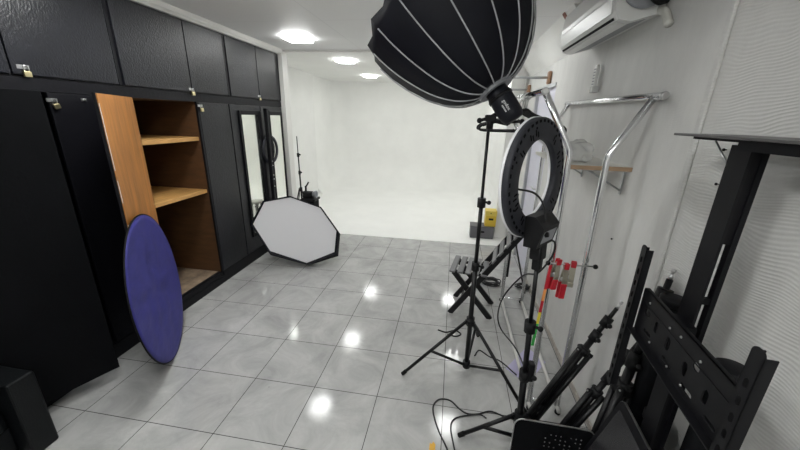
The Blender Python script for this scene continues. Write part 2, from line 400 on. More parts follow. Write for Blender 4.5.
dx = Mx.Translation((XC+.005, 1.075, 0)) @ Mx.Rotation(-ang, 4, 'Z')
dm = MB(dx); dm.rbox((0, 0, .085), (.022, .465, ZT), .003)
dm.build('door', 'black_matte', ua)
hs = MB(); hs.box((XC, 1.845, 1.752), (XC+.006, 1.875, 1.768)).tube((XC, 1.86, 1.76), (XC+.02, 1.86, 1.76), .005).build('hasp', 'steel', ua)
# open unit with two shelves and the wood-faced door folded back
ub = thing('wardrobe', (-2.62, 2.55, 0), 'open black wardrobe unit showing brown wooden shelves and a folded back wooden door', 'wardrobe', 'black wardrobe units')
b = MB(); b.box((XC-.02, 2.20, ZT+.003), (XC, 2.84, 1.86)).box((XC-.025, 2.20, 0), (XC, 2.84, .075)).box((XC-.05, 2.20, .075), (XC-.008, 2.84, .125)).box((XC-.02, 2.82, .125), (XC, 2.84, ZT+.003))
b.build('front_rails', 'paint_edge', ub)
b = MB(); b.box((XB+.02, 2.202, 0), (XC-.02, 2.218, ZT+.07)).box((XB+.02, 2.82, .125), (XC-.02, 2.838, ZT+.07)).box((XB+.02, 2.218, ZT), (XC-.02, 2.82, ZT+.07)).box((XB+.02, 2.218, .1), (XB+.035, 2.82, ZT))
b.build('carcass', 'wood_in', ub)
MB().box((XB+.035, 2.218, .09), (XC-.05, 2.82, .125)).build('bottom_board', 'wood_dust', ub)
for z in (1.49, 1.0): MB().rbox((XB+.036, 2.219, z-.035), (XC-.03, 2.819, z), .003).build('shelf', 'wood_shelf', ub)
a2 = math.radians(150)
dm = MB(Mx.Translation((XC+.004, 2.168, 0)) @ Mx.Rotation(-a2, 4, 'Z'))
dm.box((-.018, .004, .14), (-.003, .572, ZT+.005)); o = dm.build('door', 'paint_edge', ub)
dm = MB(Mx.Translation((XC+.004, 2.168, 0)) @ Mx.Rotation(-a2, 4, 'Z'))
dm.box((-.022, .006, .142), (-.018, .565, ZT+.002)); o = dm.build('inner_face', 'wood_door', o); o['label'] = 'varnished orange brown inner face'
dm = MB(Mx.Translation((XC+.004, 2.168, 0)) @ Mx.Rotation(-a2, 4, 'Z'))
for z0, z1 in ((1.36, 1.74), (1.16, 1.30), (.62, 1.02)): dm.box((-.0232, .560, z0), (-.0215, .5655, z1))
dm.build('chipped_edge', 'trim_white', o.parent)
# closed door unit
uc = thing('wardrobe', (-2.62, 3.05, 0), 'black wardrobe unit with one closed plain door right of the open shelves', 'wardrobe', 'black wardrobe units')
b = MB(); b.box((XB+.02, 2.842, 0), (XC-.021, 3.268, 1.86)); b.box((XC-.02, 2.84, ZT+.003), (XC, 3.27, 1.86)).box((XC-.02, 2.84, 0), (XC, 3.27, .125)); b.build('carcass', 'paint_edge', uc)
cpanel(2.845, 3.262, .13, ZT).build('door', 'paint_black', uc)
# mirrored unit
ud = thing('wardrobe', (-2.62, 3.81, 0), 'black wardrobe unit with two tall framed mirrors on its doors', 'wardrobe', 'black wardrobe units')
b = MB(); b.box((XB+.02, 3.272, 0), (XC-.021, 4.355, 1.86)); b.box((XC-.02, 3.27, ZT+.003), (XC, 4.355, 1.86)).box((XC-.02, 3.27, 0), (XC, 4.355, .125)); b.build('carcass', 'paint_edge', ud)
for y0, y1, m0, m1 in ((3.275, 3.835, 3.40, 3.79), (3.845, 4.352, 3.985, 4.325)):
    d = cpanel(y0, y1, .13, ZT).build('door', 'paint_black', ud)
    fr = MB()
    zb, zt = .30, 1.735
    for lo, hi in (((m0, zb), (m0+.04, zt)), ((m1-.035, zb), (m1+(.04 if m0 < 3.5 else 0), zt)), ((m0+.04, zt-.045), (m1-.035, zt)), ((m0+.04, zb), (m1-.035, zb+.045))):
        fr.rbox((XC+.001, lo[0], lo[1]), (XC+.017, hi[0], hi[1]), .005)
    fr.build('mirror_frame', 'paint_edge', d)
    MB().box((XC+.001, m0+.035, zb+.04), (XC+.010, m1-.03, zt-.04)).build('mirror', 'mirror', d)
# overhead cupboards
def overhead(y0, ys, y1, label):
    t = thing('overhead_cupboard', (-2.62, (y0+y1)/2, 1.86), label, 'cupboard', 'black overhead cupboards')
    b = MB(); b.box((XB+.02, y0+.002, 1.862), (XC-.021, y1-.002, H-.062)).box((XC-.02, y0, 1.862), (XC-.006, y1, H-.05))
    b.box((XC-.01, y1-.022, 1.87), (XC+.004, y1-.001, H-.055)); b.build('carcass', 'paint_edge', t)
    for a, c in ((y0+.018, ys-.004), (ys+.004, y1-.026)):
        d = MB().rbox((XC-.006, a, 1.872), (XC+.006, c, H-.055), .003).build('door', 'paint_black', t)
    return t
overhead(.95, 1.535, 2.142, 'black overhead cupboard nearest the camera above the ajar wardrobe door')
overhead(2.142, 2.785, 3.303, 'black overhead cupboard above the open wooden shelves')
overhead(3.303, 3.845, 4.355, 'black overhead cupboard at the far end above the mirrors')
# padlocks, each hanging from its hasp
def padlock(y, z, label, x=XC+.012, s=1., rot=0.):
    s *= .85; t = thing('padlock', (x, y, z-.03), label, 'padlock', 'small brass padlocks')
    R = Mx.Translation((x, y, z)) @ Mx.Rotation(rot, 4, 'X') @ Mx.Scale(s, 4)
    MB(R).rbox((-.006, -.017, -.035), (.008, .017, -.004), .004).build('lock_body', 'brass', t)
    sh = MB(R); sh.path([(0, -.011, -.006)]+[(0, .011*math.cos(a), .012+.011*math.sin(a)) for a in [PI-PI*k/8 for k in range(9)]]+[(0, .011, -.006)], .0028); sh.build('shackle', 'steel', t)
    hp = MB(); hp.box((XC, y-.035, z+.005), (XC+.007, y+.02, z+.025)); hp.build('hasp_plate', 'steel', t)
padlock(1.597, 1.895, 'brass padlock on the nearest overhead cupboard doors', s=1.2)
padlock(1.690, 1.735, 'brass padlock hanging beside the ajar wardrobe door', s=1.1, rot=.25)
padlock(2.785, 1.877, 'brass padlock on the overhead cupboard above the shelves', s=1.2)
padlock(2.862, 1.745, 'brass padlock on the closed wardrobe door below its overhead twin', s=1.2)
padlock(3.845, 1.885, 'brass padlock on the overhead cupboard above the mirrors')

# dark board standing between the two mirrors
t = thing('upright_board', (-2.22, 3.85, 0), 'narrow black upright board with bolt heads standing between the mirrors', 'board')
MB().rbox((-2.243, 3.820, 0), (-2.20, 3.865, 1.765), .006).build('board', 'paint_edge', t)
MB().rbox((-2.243, 3.866, 0), (-2.205, 3.895, 1.745), .004).build('rail', 'black_matte', t)
bo = MB()
for z in (1.15, 1.1, .98, .93, .84): bo.lathe([(.008, 0), (.006, .006)], (-2.20, 3.845, z), (1, 0, 0), 8)
bo.build('bolt_heads', 'steel', t)
# ring lamp standing in front of the far mirror
t = thing('ring_light', (-2.258, 3.925, 0), 'black ring light on a thin stand flat against the far mirror', 'ring light')
MB().lathe([(.142, -.01), (.172, -.01), (.172, .012), (.142, .012)], (-2.258, 3.925, 1.283), (1, 0, 0), 40, True, closed=True).build('ring', 'ring_back', t)
MB().rbox((-2.270, 3.925, 1.05), (-2.247, 3.945, 1.135), .006).build('control_box', 'ring_back', t)
MB().tube((-2.258, 3.925, .02), (-2.258, 3.925, 1.05), .010, .008).tube((-2.258, 3.925, .80), (-2.258, 3.925, .84), .014).tube((-2.258, 3.925, .62), (-2.258, 3.925, .66), .014).build('pole', 'tripod', t)
for dy in (-.10, .0, .10): MB().tube((-2.258, 3.925+dy*.1, .25), (-2.258+(.03 if dy == 0 else 0), 3.925+dy, .008), .007).build('leg', 'tripod', t)
# stool by the first mirror
SX, SY, SZ = -2.03, 3.93, .585
t = thing('stool', (SX, SY, 0), 'small dark stool with round pale top, reflected in the near mirror', 'stool')
MB().lathe([(.0, 0), (.085, 0), (.09, .012), (.085, .025), (0, .025)], (SX, SY, SZ), (0, 0, 1), 24).build('seat', 'seat_top', t)
for k in range(4):
    a = PI/4+PI/2*k; MB().tube((SX+.055*math.cos(a), SY+.055*math.sin(a), SZ), (SX+.085*math.cos(a), SY+.085*math.sin(a), 0), .014, .012, 8).build('leg', 'paint_edge', t)
MB().lathe([(.068, 0), (.078, 0), (.078, .02), (.068, .02)], (SX, SY, .25), (0, 0, 1), 20, closed=True).build('foot_ring', 'paint_edge', t)

# ------------------------------------------------------------------ sofa
t = thing('sofa', (-2.4, .4, 0), 'black sofa with slab arm at the lower left corner beside the wardrobe', 'sofa')
MB().rbox((-2.83, .945, .0), (-2.0, 1.058, .452), .012, 3).build('arm', 'sofa', t)
MB().rbox((-2.83, -.66, .0), (-2.0, -.55, .452), .012, 3).build('arm', 'sofa', t)
MB().rbox((-2.83, -.55, .03), (-2.08, .945, .19), .012).build('base', 'sofa', t)
for y0, y1 in ((-.545, .195), (.2, .94)): MB().rbox((-2.62, y0, .19), (-2.06, y1, .31), .03, 3).build('seat_cushion', 'sofa', t)
MB().rbox((-2.84, -.66, .0), (-2.62, 1.058, .70), .03, 3).build('backrest', 'sofa', t)

# ------------------------------------------------------------------ blue reflector
rc = V((-1.985, 1.80, .523)); n = V((.846, .527, .075)).normalized(); R_ = .52
t = thing('reflector', (-1.95, 1.82, 0), 'round blue collapsible reflector disc leaning on the open wooden door', 'reflector')
xf = Mx.Translation(rc) @ frame(n)
d = MB(xf); rows = 14; seg = 72; vs = [(0, 0, .012)]; fs = []
for i in range(1, rows+1):
    r = (R_-.004)*i/rows
    for k in range(seg):
        a = 2*PI*k/seg; x, y = r*math.cos(a), r*math.sin(a)
        w = (.012*math.sin(11*x+17*y+2.5*math.sin(7*y))+.006*math.sin(31*x-9*y))*max(0, 1-abs(r/R_-.45)*1.9)*(1 if x < .15 else .3)
        vs.append((x, y, .004+w*.6))
for k in range(seg): fs.append((0, 1+k, 1+(k+1) % seg))
for i in range(rows-1):
    for k in range(seg): l = (k+1) % seg; fs.append((1+i*seg+k, 1+(i+1)*seg+k, 1+(i+1)*seg+l, 1+i*seg+l))
d._add(vs, fs, None, True); d.build('cloth', 'blue', t, solid=.003)
MB(xf).path([(R_*math.cos(2*PI*k/72), R_*math.sin(2*PI*k/72), 0) for k in range(72)], .005, 8, True).build('rim', 'rubber', t)

# ------------------------------------------------------------------ octagonal softbox on the floor
t = thing('octagonal_softbox', (-1.75, 3.45, 0), 'octagonal softbox with white front cloth lying on the tiles by the mirrors', 'softbox')
F8 = [V(p) for p in ((-1.793, 3.442, .826), (-1.461, 3.518, .699), (-1.267, 3.519, .421), (-1.280, 3.46, .165), (-1.595, 3.341, .040), (-2.003, 3.244, .201), (-2.192, 3.254, .521), (-2.072, 3.344, .773))]
cn = V((-1.71, 3.39, .455)); on = V((.29, -.936, .199)).normalized()
m = MB(); vs = [cn-on*.010]+[cn+(p-cn)*.965-on*.008 for p in F8]; m._add(vs, [(0, 1+i, 1+(i+1) % 8) for i in range(8)], None, False); m.build('front_cloth', 'fabric_white', t, solid=.003)
m = MB()
back = cn-on*.40+V((.02, 0, -.10)); prof = [(1.0, .012, 0), (1.015, -.035, .8), (.92, -.13, .9), (.66, -.25, .5), (.40, -.34, .8), (.17, -.39, 1)]
vs = []
for sc, dz, w in prof:
    for p in F8: q = cn+(p-cn)*sc+on*dz+V((.02, 0, -.05))*w; q.z = max(q.z, .012+.01*w); vs.append(q)
m._add(vs, [(i*8+k, i*8+(k+1) % 8, (i+1)*8+(k+1) % 8, (i+1)*8+k) for i in range(len(prof)-1) for k in range(8)])
m._add([vs[(len(prof)-1)*8+k] for k in range(8)], [tuple(range(8))])
m.build('shell', 'fabric_black', t, solid=.004)
m = MB()
for k in range(8):
    a, b_ = F8[k], F8[(k+1) % 8]; a2_, b2_ = cn+(a-cn)*.96, cn+(b_-cn)*.96
    m._add([a+on*.013, b_+on*.013, b2_+on*.004, a2_+on*.004, a-on*.01, b_-on*.01, b2_-on*.01, a2_-on*.01], [(0, 1, 2, 3), (4, 7, 6, 5), (0, 4, 5, 1), (2, 6, 7, 3)])
m.build('rim', 'fabric_black', t)

# ------------------------------------------------------------------ light stand with gear, far left in the white studio
def stand(name, base, top_z, hub_z, foot_r, angs, label, group=None, r=.014, lean=(0, 0), low_z=.05, sections=3, strut=True):
    bx, by = base; t = thing(name, (bx, by, 0), label, 'light stand', group)
    tx, ty = bx+lean[0], by+lean[1]
    at = lambda z: V((bx+(tx-bx)*z/top_z, by+(ty-by)*z/top_z, z))
    zs = [low_z]+[hub_z+(top_z-hub_z)*k/sections for k in range(1, sections)]+[top_z]
    for i in range(len(zs)-1):
        MB().tube(at(zs[i]), at(zs[i+1]), r*(1-.22*i)).build('pole', 'tripod', t)
    for z in zs[1:-1]:
        c = at(z); m = MB(); m.tube(at(z-.035), at(z+.02), r*1.55); m.tube(c, c+V((.035, -.02, 0)), .007).ball(c+V((.04, -.023, 0)), .013, 8); m.build('clamp', 'tripod_plastic', t)
    m = MB(); m.tube(at(hub_z-.03), at(hub_z+.03), r*1.7)
    for a in angs: c = at(hub_z); m.box((-.012, -.008, -.018), (.035, .008, .012), Mx.Translation(c) @ Mx.Rotation(a, 4, 'Z'))
    m.build('hub', 'tripod_plastic', t)
    if strut: MB().tube(at(low_z-.02), at(low_z+.03), r*1.6).build('lower_hub', 'tripod_plastic', t)
    for a in angs:
        rr = foot_r[angs.index(a)] if isinstance(foot_r, (list, tuple)) else foot_r
        u = V((math.cos(a), math.sin(a), 0)); p0 = at(hub_z)+u*.03; p1 = V((bx, by, .012))+u*rr
        lg = MB().tube(p0, p1, r*.68).build('leg', 'tripod', t)
        MB().tube(p1+(p0-p1).normalized()*.035, p1, r*.85, r*.8).build('rubber_foot', 'rubber', lg)
        if strut: MB().tube(at(low_z)+u*.015, p0.lerp(p1, .55), r*.6, seg=8).build('strut', 'tripod', lg)
    return t, at
stand('light_stand', (-2.30, 4.80), 1.40, .60, .20, [1.6, 3.1, 4.5], 'thin black light stand standing in the white studio beyond the mirrors', 'black light stands', r=.012, lean=(-.02, 0))
t = thing('studio_strobe', (-2.16, 4.78, .477), 'black strobe lamp with pale front lying on the trunk behind the octagonal softbox', 'studio light')
MB().rbox((-2.27, 4.74, .477), (-2.11, 4.83, .575), .015).build('body', 'tripod_plastic', t)
MB().lathe([(.038, 0), (.055, .06), (.05, .06), (.036, .01)], (-2.11, 4.785, .535), (1, 0, .05), 18).build('reflector_cup', 'plastic_grey', t)
MB().box((-2.23, 4.77, .575), (-2.21, 4.80, .66)).tube((-2.22, 4.785, .64), (-2.17, 4.785, .72), .012).build('tilt_bracket', 'tripod', t)
t = thing('trunk', (-2.14, 4.79, 0), 'black equipment trunk carrying the strobe, mostly behind the octagonal softbox', 'trunk')
MB().rbox((-2.27, 4.68, 0), (-2.06, 4.90, .44), .015).build('body', 'black_matte', t)
MB().rbox((-2.275, 4.675, .44), (-2.04, 4.905, .475), .01).build('lid', 'tripod_plastic', t)

# ------------------------------------------------------------------ air conditioner and things on the right wall
t = thing('air_conditioner', (.80, 2.33, 2.15), 'white split air conditioner high on the right wall', 'air conditioner')
y0, y1 = 1.90, 2.76
prof = [(.902, 2.19), (.77, 2.155), (.715, 2.165), (.695, 2.20), (.688, 2.30), (.70, 2.39), (.74, 2.43), (.902, 2.43)]
MB().prism(prof, 1, y0, y1).build('body', 'plastic_white', t)
fp = [(.697, 2.197), (.688, 2.262), (.6885, 2.27), (.684, 2.27), (.682, 2.262), (.691, 2.195)]
MB().prism(fp, 1, y0+.035, y1-.02).build('front_panel', 'plastic_white', t)
MB().prism([(.765, 2.155), (.722, 2.163), (.722, 2.159), (.765, 2.151)], 1, y0+.05, y1-.05).build('louver', 'plastic_white', t)
MB().prism([(.712, 2.169), (.706, 2.180), (.702, 2.178), (.708, 2.167)], 1, y0+.04, y1-.03).build('air_slot', 'dark_gap', t)
MB().prism([(.86, 2.181), (.78, 2.159), (.78, 2.156), (.86, 2.178)], 1, y0+.06, y1-.06).build('underside_seam', 'plastic_grey', t)
MB().lathe([(.09, 0), (.10, .012), (.085, .02), (0, .022)], (.80, y0, 2.30), (0, -1, 0), 24).build('end_cap', 'plastic_grey', t)
MB().path(spline([(.79, y0-.01, 2.30), (.80, y0-.05, 2.26), (.84, y0-.055, 2.22), (.885, y0-.03, 2.23)]), .016, 10).build('pipe', 'rubber', t)
MB().path(spline([(.885, y0+.03, 2.20), (.888, y0-.03, 2.185), (.888, y0-.09, 2.12)]), .018, 10).build('pipe_sleeve', 'shelf_white', t)

t = thing('remote_control', (.885, 2.55, 1.86), 'white remote control in a clear holder on the right wall', 'remote control')
MB().rbox((.872, 2.508, 1.92), (.893, 2.548, 2.06), .008).build('body', 'plastic_white', t)
m = MB()
for k in range(6): m.rbox((.869, 2.515, 1.938+.018*k), (.8725, 2.524, 1.946+.018*k), .001).rbox((.869, 2.532, 1.938+.018*k), (.8725, 2.541, 1.946+.018*k), .001)
m.build('buttons', 'plastic_grey', t)
MB().rbox((.866, 2.502, 1.89), (.904, 2.554, 1.93), .006).build('holder', 'bag', t)

def rod_bracket(y, z, x1, label):
    t = thing('wall_rod', (.88, y, z), label, 'rod', 'wall rods with wooden blocks')
    MB().rbox((.87, y-.035, z-.06), (.904, y+.035, z+.06), .014, 3).build('wood_block', 'wood_block', t)
    MB().tube((.89, y, z), (x1, y, z), .012).build('rod', 'alu', t)
rod_bracket(3.77, 2.115, .42, 'grey rod on a wooden wall block, the nearer and higher of the two')
rod_bracket(4.72, 2.075, .42, 'grey rod on a wooden wall block, the farther one near the pipe')
t = thing('conduit_pipe', (.86, 4.86, 0), 'thin vertical conduit pipe in the far corner of the right wall', 'pipe')
MB().tube((.865, 4.87, .005), (.865, 4.87, 2.42), .014).build('pipe', 'plastic_white', t)
MB().tube((.865, 4.87, 2.32), (.865, 4.87, 2.40), .028).build('coupling', 'shelf_white', t)
for y, z, w in ((1.885, 1.095, 'below the chrome rack beside its near leg'), (1.297, 1.628, 'just under the tip of the dark top shelf'), (1.283, 1.514, 'lower beside the dark column')):
    tag(MB().lathe([(.002, 0), (.002, .005), (.0048, .006), (.0048, .010), (0, .011)], (XW, y, z), (-1, 0, 0), 10).build('wall_nail', 'stand_dark'), 'dark nail in the right wall '+w, 'nail', 'nails in the right wall')

# shelf with a plastic bag
t = thing('wall_shelf', (.74, 2.2, 1.46), 'small white wall shelf with brown front edge inside the chrome rack', 'shelf')
MB().box((.60, 1.86, 1.470), (.904, 2.62, 1.490)).build('board', 'shelf_white', t)
MB().box((.60, 1.855, 1.470), (.904, 1.861, 1.491)).build('edge_band', 'shelf_edge', t)
for y in (1.92, 2.5):
    m = MB(); m.box((.70, y-.008, 1.460), (.902, y+.008, 1.466)).box((.896, y-.008, 1.34), (.902, y+.008, 1.466)).tube((.72, y, 1.462), (.897, y, 1.36), .005); m.build('bracket', 'alu', t)
b2 = bmesh.new(); bmesh.ops.create_icosphere(b2, subdivisions=4, radius=1)
m = MB(); b2.verts.index_update(); vs = []
for v in b2.verts:
    c = v.co; w = 1+.10*math.sin(7*c.x+3*c.y)+.07*math.sin(11*c.y-5*c.z)+.06*math.sin(9*c.z+6*c.x)
    vs.append((.70+c.x*.075*w, 2.06+c.y*.10*w, max(1.4915, 1.545+c.z*.062*w)))
m._add(vs, [[v.index for v in f.verts] for f in b2.faces], None, True); b2.free()
tag(m.build('plastic_bag', 'bag'), 'crumpled clear plastic bag lying on the wall shelf', 'bag')

# ------------------------------------------------------------------ chrome clothes rack
t = thing('clothes_rack', (.64, 2.38, 0), 'chrome double bar clothes rack along the right wall', 'clothes rack')
rr = .0155
def bend(pts, r=.03):
    out = [V(pts[0])]
    for i in range(1, len(pts)-1):
        a, b, c = V(pts[i-1]), V(pts[i]), V(pts[i+1]); p = b+(a-b).normalized()*r; q = b+(c-b).normalized()*r
        for k in range(7): s = k/6; out.append(p*(1-s)**2+b*2*s*(1-s)+q*s*s)
    return out+[V(pts[-1])]
for y, (fa, fb) in ((1.75, (.578, .745)), (3.0, (.572, .760))):
    MB().path(bend([(fa, y, .03), (fa-.02, y, 1.57), (.402, y, 1.838)]), rr, 12).build('upright', 'chrome', t)
    MB().path(bend([(fb, y, .03), (fb-.014, y, 1.55), (.874 if y < 2 else .884, y, 1.822 if y < 2 else 1.842)]), rr, 12).build('upright', 'chrome', t)
    MB().tube((fa, y, .05), (fb, y, .05), .011).build('cross_tie', 'chrome', t)
for x, z in ((.402, 1.838), (.874, 1.822)):
    xf_, zf_ = (.393, 1.846) if x < .5 else (.885, 1.844)
    y_s = 1.745 if x < .5 else 1.68
    b = MB().tube((x, y_s, z-.001), (xf_, 3.05, zf_), rr).build('hanging_bar', 'chrome', t)
    for p in ((x, y_s-.012, z-.001), (xf_, 3.045, zf_)): MB().lathe([(.012, 0), (.0165, .003), (.017, .012), (.0158, .02)], p, (0, 1, 0), 16).build('end_cap', 'steel', b)
MB().tube((.578, 1.70, .03), (.572, 3.05, .03), .012).build('base_bar', 'trim_white', t)
MB().tube((.745, 1.70, .03), (.760, 3.05, .03), .012).build('base_bar', 'trim_white', t)
for x, y in ((.578, 1.72), (.745, 1.72), (.572, 3.03), (.760, 3.03)): MB().lathe([(.014, 0), (.018, .006), (.016, .024)], (x, y, 0), (0, 0, 1), 12).build('foot', 'rubber', t)
rd = MB().tube((.545, 1.722, .988), (.772, 1.722, .988), .0045).build('cross_rod', 'steel', t)
for x in (.540, .775): MB().ball((x, 1.722, .988), .013, 12).build('end_knob', 'rubber', rd)

# spring clamps on the cross rod
def clamp(x, dz, open_, label, tilt=0., y=1.722, hl=1., hm='red'):
    t = thing('spring_clamp', (x, y, .988), label, 'spring clamp', 'red handled spring clamps')
    R = Mx.Translation((x, y, .995+dz)) @ Mx.Rotation(tilt, 4, 'Y') @ Mx.Rotation(open_, 4, 'Z')
    for s in (-1, 1):
        MB(R).rbox((-.013, s*.003 if s > 0 else -.013, -.012), (.013, .013 if s > 0 else -.003, .022), .004).build('pad', 'red', t)
        m = MB(R); m.prism([(s*.004, .005), (s*.011, -.03), (s*.020, -.075), (s*.017, -.105), (s*.011, -.105), (s*.014, -.075), (s*.006, -.03), (s*.001, .005)], 0, -.013, .013); m.build('jaw', 'jaw', t)
        m = MB(R); m.rbox((-.0155, min(s*.010, s*.024), -.092-.073*hl+(.0 if s > 0 else .012)), (.0155, max(s*.010, s*.024), -.092), .005); m.build('handle', hm, t)
    MB(R).lathe([(.011, -.012), (.013, 0), (.011, .012)], (0, 0, -.072), (1, 0, 0), 14).build('spring', 'steel', t)
clamp(.590, .0, .4, 'red handled spring clamp on the rack rod, leftmost beside the inner leg', .10)
clamp(.634, -.022, .1, 'red handled spring clamp hanging lowest in the middle of the rack rod', .03, hl=1.35)
clamp(.668, -.008, -.2, 'red handled spring clamp on the rack rod, rightmost of the three and showing grey handles', .02, hl=.55, hm='jaw')

# rainbow strap hanging at the left knob
m = MB(); cols = ['red', 'red', 'orange', 'red', 'yellow', 'green', 'green']; path = [V((.549-.005*k, 1.70-.006*k, .985-.068*k)) for k in range(8)]
for k in range(7):
    m.mi = ('red', 'orange', 'yellow', 'green').index(cols[k]); a, b = path[k], path[k+1]
    m._add([a+V((-.007, 0, 0)), a+V((.007, 0, 0)), b+V((.007, 0, 0)), b+V((-.007, 0, 0)), a+V((-.007, .004, 0)), a+V((.007, .004, 0)), b+V((.007, .004, 0)), b+V((-.007, .004, 0))],
           [(0, 1, 2, 3), (7, 6, 5, 4), (0, 3, 7, 4), (1, 5, 6, 2), (0, 4, 5, 1), (3, 2, 6, 7)])
tag(m.build('striped_strap', ['red', 'orange', 'yellow', 'green']), 'red yellow and green striped strap hanging from the rack rod', 'strap')

# hangers on the inner bar
def hanger():
    t = thing('clothes_hanger', (.402, 2.15, 1.838), 'black plastic hanger on the inner rack bar, nearest the studio strobe', 'hanger', 'black clothes hangers')
    y = 2.15; x = .402; z = 1.838
    hk = [(x+.021*math.cos(a), y, z+.021*math.sin(a)) for a in [PI*1.05-PI*1.45*k/10 for k in range(11)]]
    MB().path(hk+[(x+.004, y, z-.05), (x, y, z-.075)], .0032, 8).build('hook', 'steel', t)
    MB().path(spline([(x-.238, y, z-.165), (x-.16, y, z-.142), (x-.05, y, z-.10), (x, y, z-.072), (x+.05, y, z-.10), (x+.16, y, z-.142), (x+.225, y, z-.165)], 4), .009, 8).build('shoulder', 'chair_frame', t)
    MB().path(spline([(x-.238, y, z-.163), (x-.255, y, z-.182), (x-.225, y, z-.197), (x, y, z-.197), (x+.212, y, z-.197), (x+.240, y, z-.182), (x+.225, y, z-.163)], 4), .0065, 8).build('trouser_bar', 'chair_frame', t)
    return t
h0 = hanger()
for k, (dy, rz, lab) in enumerate(((.07, .06, 'black plastic hanger on the inner rack bar, second behind the strobe'), (.15, -.12, 'black plastic hanger on the inner rack bar, third behind the strobe'), (.25, .1, 'black plastic hanger on the inner rack bar, farthest behind the strobe'))):
    h = copy_tree(h0); h.location.y += dy; h.rotation_euler.z = rz; h['label'] = lab

# ------------------------------------------------------------------ big softbox, strobe, stand
AX = V((-.576, .235, .785)).normalized(); AP = V((.196, 1.99, 1.866))
t = thing('softbox', AP, 'large deep black softbox with grey ribs raised on the middle light stand', 'softbox')
sp = [(.080, 0), (.125, .006), (.20, .040), (.272, .10), (.334, .18), (.393, .29), (.436, .40), (.462, .50), (.470, .555)]
NR = 16; fx = Mx.Translation(AP) @ frame(AX) @ Mx.Rotation(.28, 4, 'Z')
m = MB(fx); vs = []; SEG = NR*2
for r, z in sp:
    for k in range(SEG):
        a = 2*PI*k/SEG; q = r*(1 if k % 2 == 0 else math.cos(PI/NR)*.985); vs.append((q*math.cos(a), q*math.sin(a), z-(.022 if k % 2 and z > .54 else 0)))
fs = [(i*SEG+k, i*SEG+(k+1) % SEG, (i+1)*SEG+(k+1) % SEG, (i+1)*SEG+k) for i in range(len(sp)-1) for k in range(SEG)]
m._add(vs, fs, None, True); m.build('canopy', 'fabric_black', t, solid=.003)
for k in range(NR):
    a = 2*PI*k/NR; m = MB(fx)
    pts = spline([((r+.004)*math.cos(a), (r+.004)*math.sin(a), z-.004) for r, z in sp[:-1]], 4)
    m.path(pts, .0036, 8); m.build('rib', 'piping', t)
MB(fx).lathe([(0, .49), (.428, .49)], (0, 0, 0), (0, 0, 1), NR*2, False, cap=False).build('front_cloth', 'fabric_white', t, solid=.003)
MB(fx).lathe([(.060, -.016), (.094, -.016), (.097, .002), (.060, .002)], (0, 0, 0), (0, 0, 1), 32, False, closed=True).build('speed_ring', 'plastic_grey', t)

t = thing('strobe_head', AP-AX*.12, 'black cylindrical studio strobe carrying the raised softbox', 'studio light')
sx = Mx.Translation(AP) @ frame(-AX)
MB(sx).lathe([(0, .015), (.056, .015), (.058, .03), (.063, .045), (.064, .10), (.062, .17), (.052, .20), (0, .203)], (0, 0, 0), (0, 0, 1), 32).build('body', 'strobe', t)
MB(sx).lathe([(.063, .05), (.067, .052), (.067, .066), (.063, .068)], (0, 0, 0), (0, 0, 1), 32, closed=True).build('collar', 'tripod_plastic', t)
def lettering(body, size, xf, m, parent, name='lettering'):
    cu = bpy.data.curves.new('txt', 'FONT'); cu.body = body; cu.size = size; cu.extrude = .0006; cu.align_x = 'CENTER'; cu.align_y = 'CENTER'
    ob = bpy.data.objects.new('txt', cu); C.objects.link(ob); bpy.context.view_layer.update()
    me = ob.evaluated_get(bpy.context.evaluated_depsgraph_get()).to_mesh()
    mb = MB(); mb._add([v.co.copy() for v in me.vertices], [tuple(p.vertices) for p in me.polygons], xf); ob.to_mesh_clear()
    bpy.data.objects.remove(ob); bpy.data.curves.remove(cu); return mb.build(name, m, parent)
ctr = AP-AX*.125; cam_p = V((0, 0, 1.705)); nn = cam_p-ctr; nn = (nn-AX*nn.dot(AX)).normalized()
xd = -AX; yd = nn.cross(xd)
def txf(dx_, dy_, lift): return Mx.Translation(ctr+xd*dx_+yd*dy_+nn*lift) @ Mx((xd, yd, nn)).transposed().to_4x4()
lettering('godox', .024, txf(-.002, .006, .0648), 'ink_white', t)
m = MB(txf(.008, -.013, .0638))
for k in range(6): m.rbox((-.021+.007*k, -.0035, 0), (-.0165+.007*k, .0035, .001), .0003)
m.build('small_print', 'ink_white', t)
pt = V((.19, 1.985, 1.655))
m = MB(); e = AP-AX*.14
m.tube(pt, pt+V((0, 0, .06)), .019); m.rbox((pt.x-.03, pt.y-.02, pt.z+.04), (pt.x+.03, pt.y+.02, pt.z+.075), .006)
m.path([pt+V((.0, 0, .06)), pt+V((.03, .0, .085)), e-AX*.02+V((0, 0, -.055))], .013, 10)
m.tube(pt+V((0, 0, .05)), pt+V((.10, .01, .03)), .012).tube(pt+V((.06, 0, .035)), pt+V((.17, .03, .045)), .008).ball(pt+V((.175, .03, .045)), .014, 10); m.path([e+V((.02, 0, -.05)), pt+V((.13, .0, .075)), pt+V((.10, .01, .03))], .009, 8); m.build('mount_bracket', 'tripod_plastic', t)
MB().tube(pt+V((-.02, -.01, .055)), pt+V((-.055, -.02, .045)), .009).ball(pt+V((-.06, -.022, .044)), .015, 10, (1, .7, 1)).build('tilt_lever', 'tripod_plastic', t)
MB().path(spline([AP-AX*.20+V((.02, 0, 0)), V((.38, 1.95, 1.66)), V((.44, 2.06, 1.70)), V((.40, 2.10, 1.60)), V((.33, 2.06, 1.655))]), .005).build('power_cord', 'cable', t)
stand('light_stand', (.20, 1.99), 1.655, .405, [.46, .47, .42], [math.radians(197), math.radians(318), math.radians(75)], 'tall black light stand in the middle of the tiles carrying the softbox', 'black light stands', r=.016, lean=(-.015, -.005))

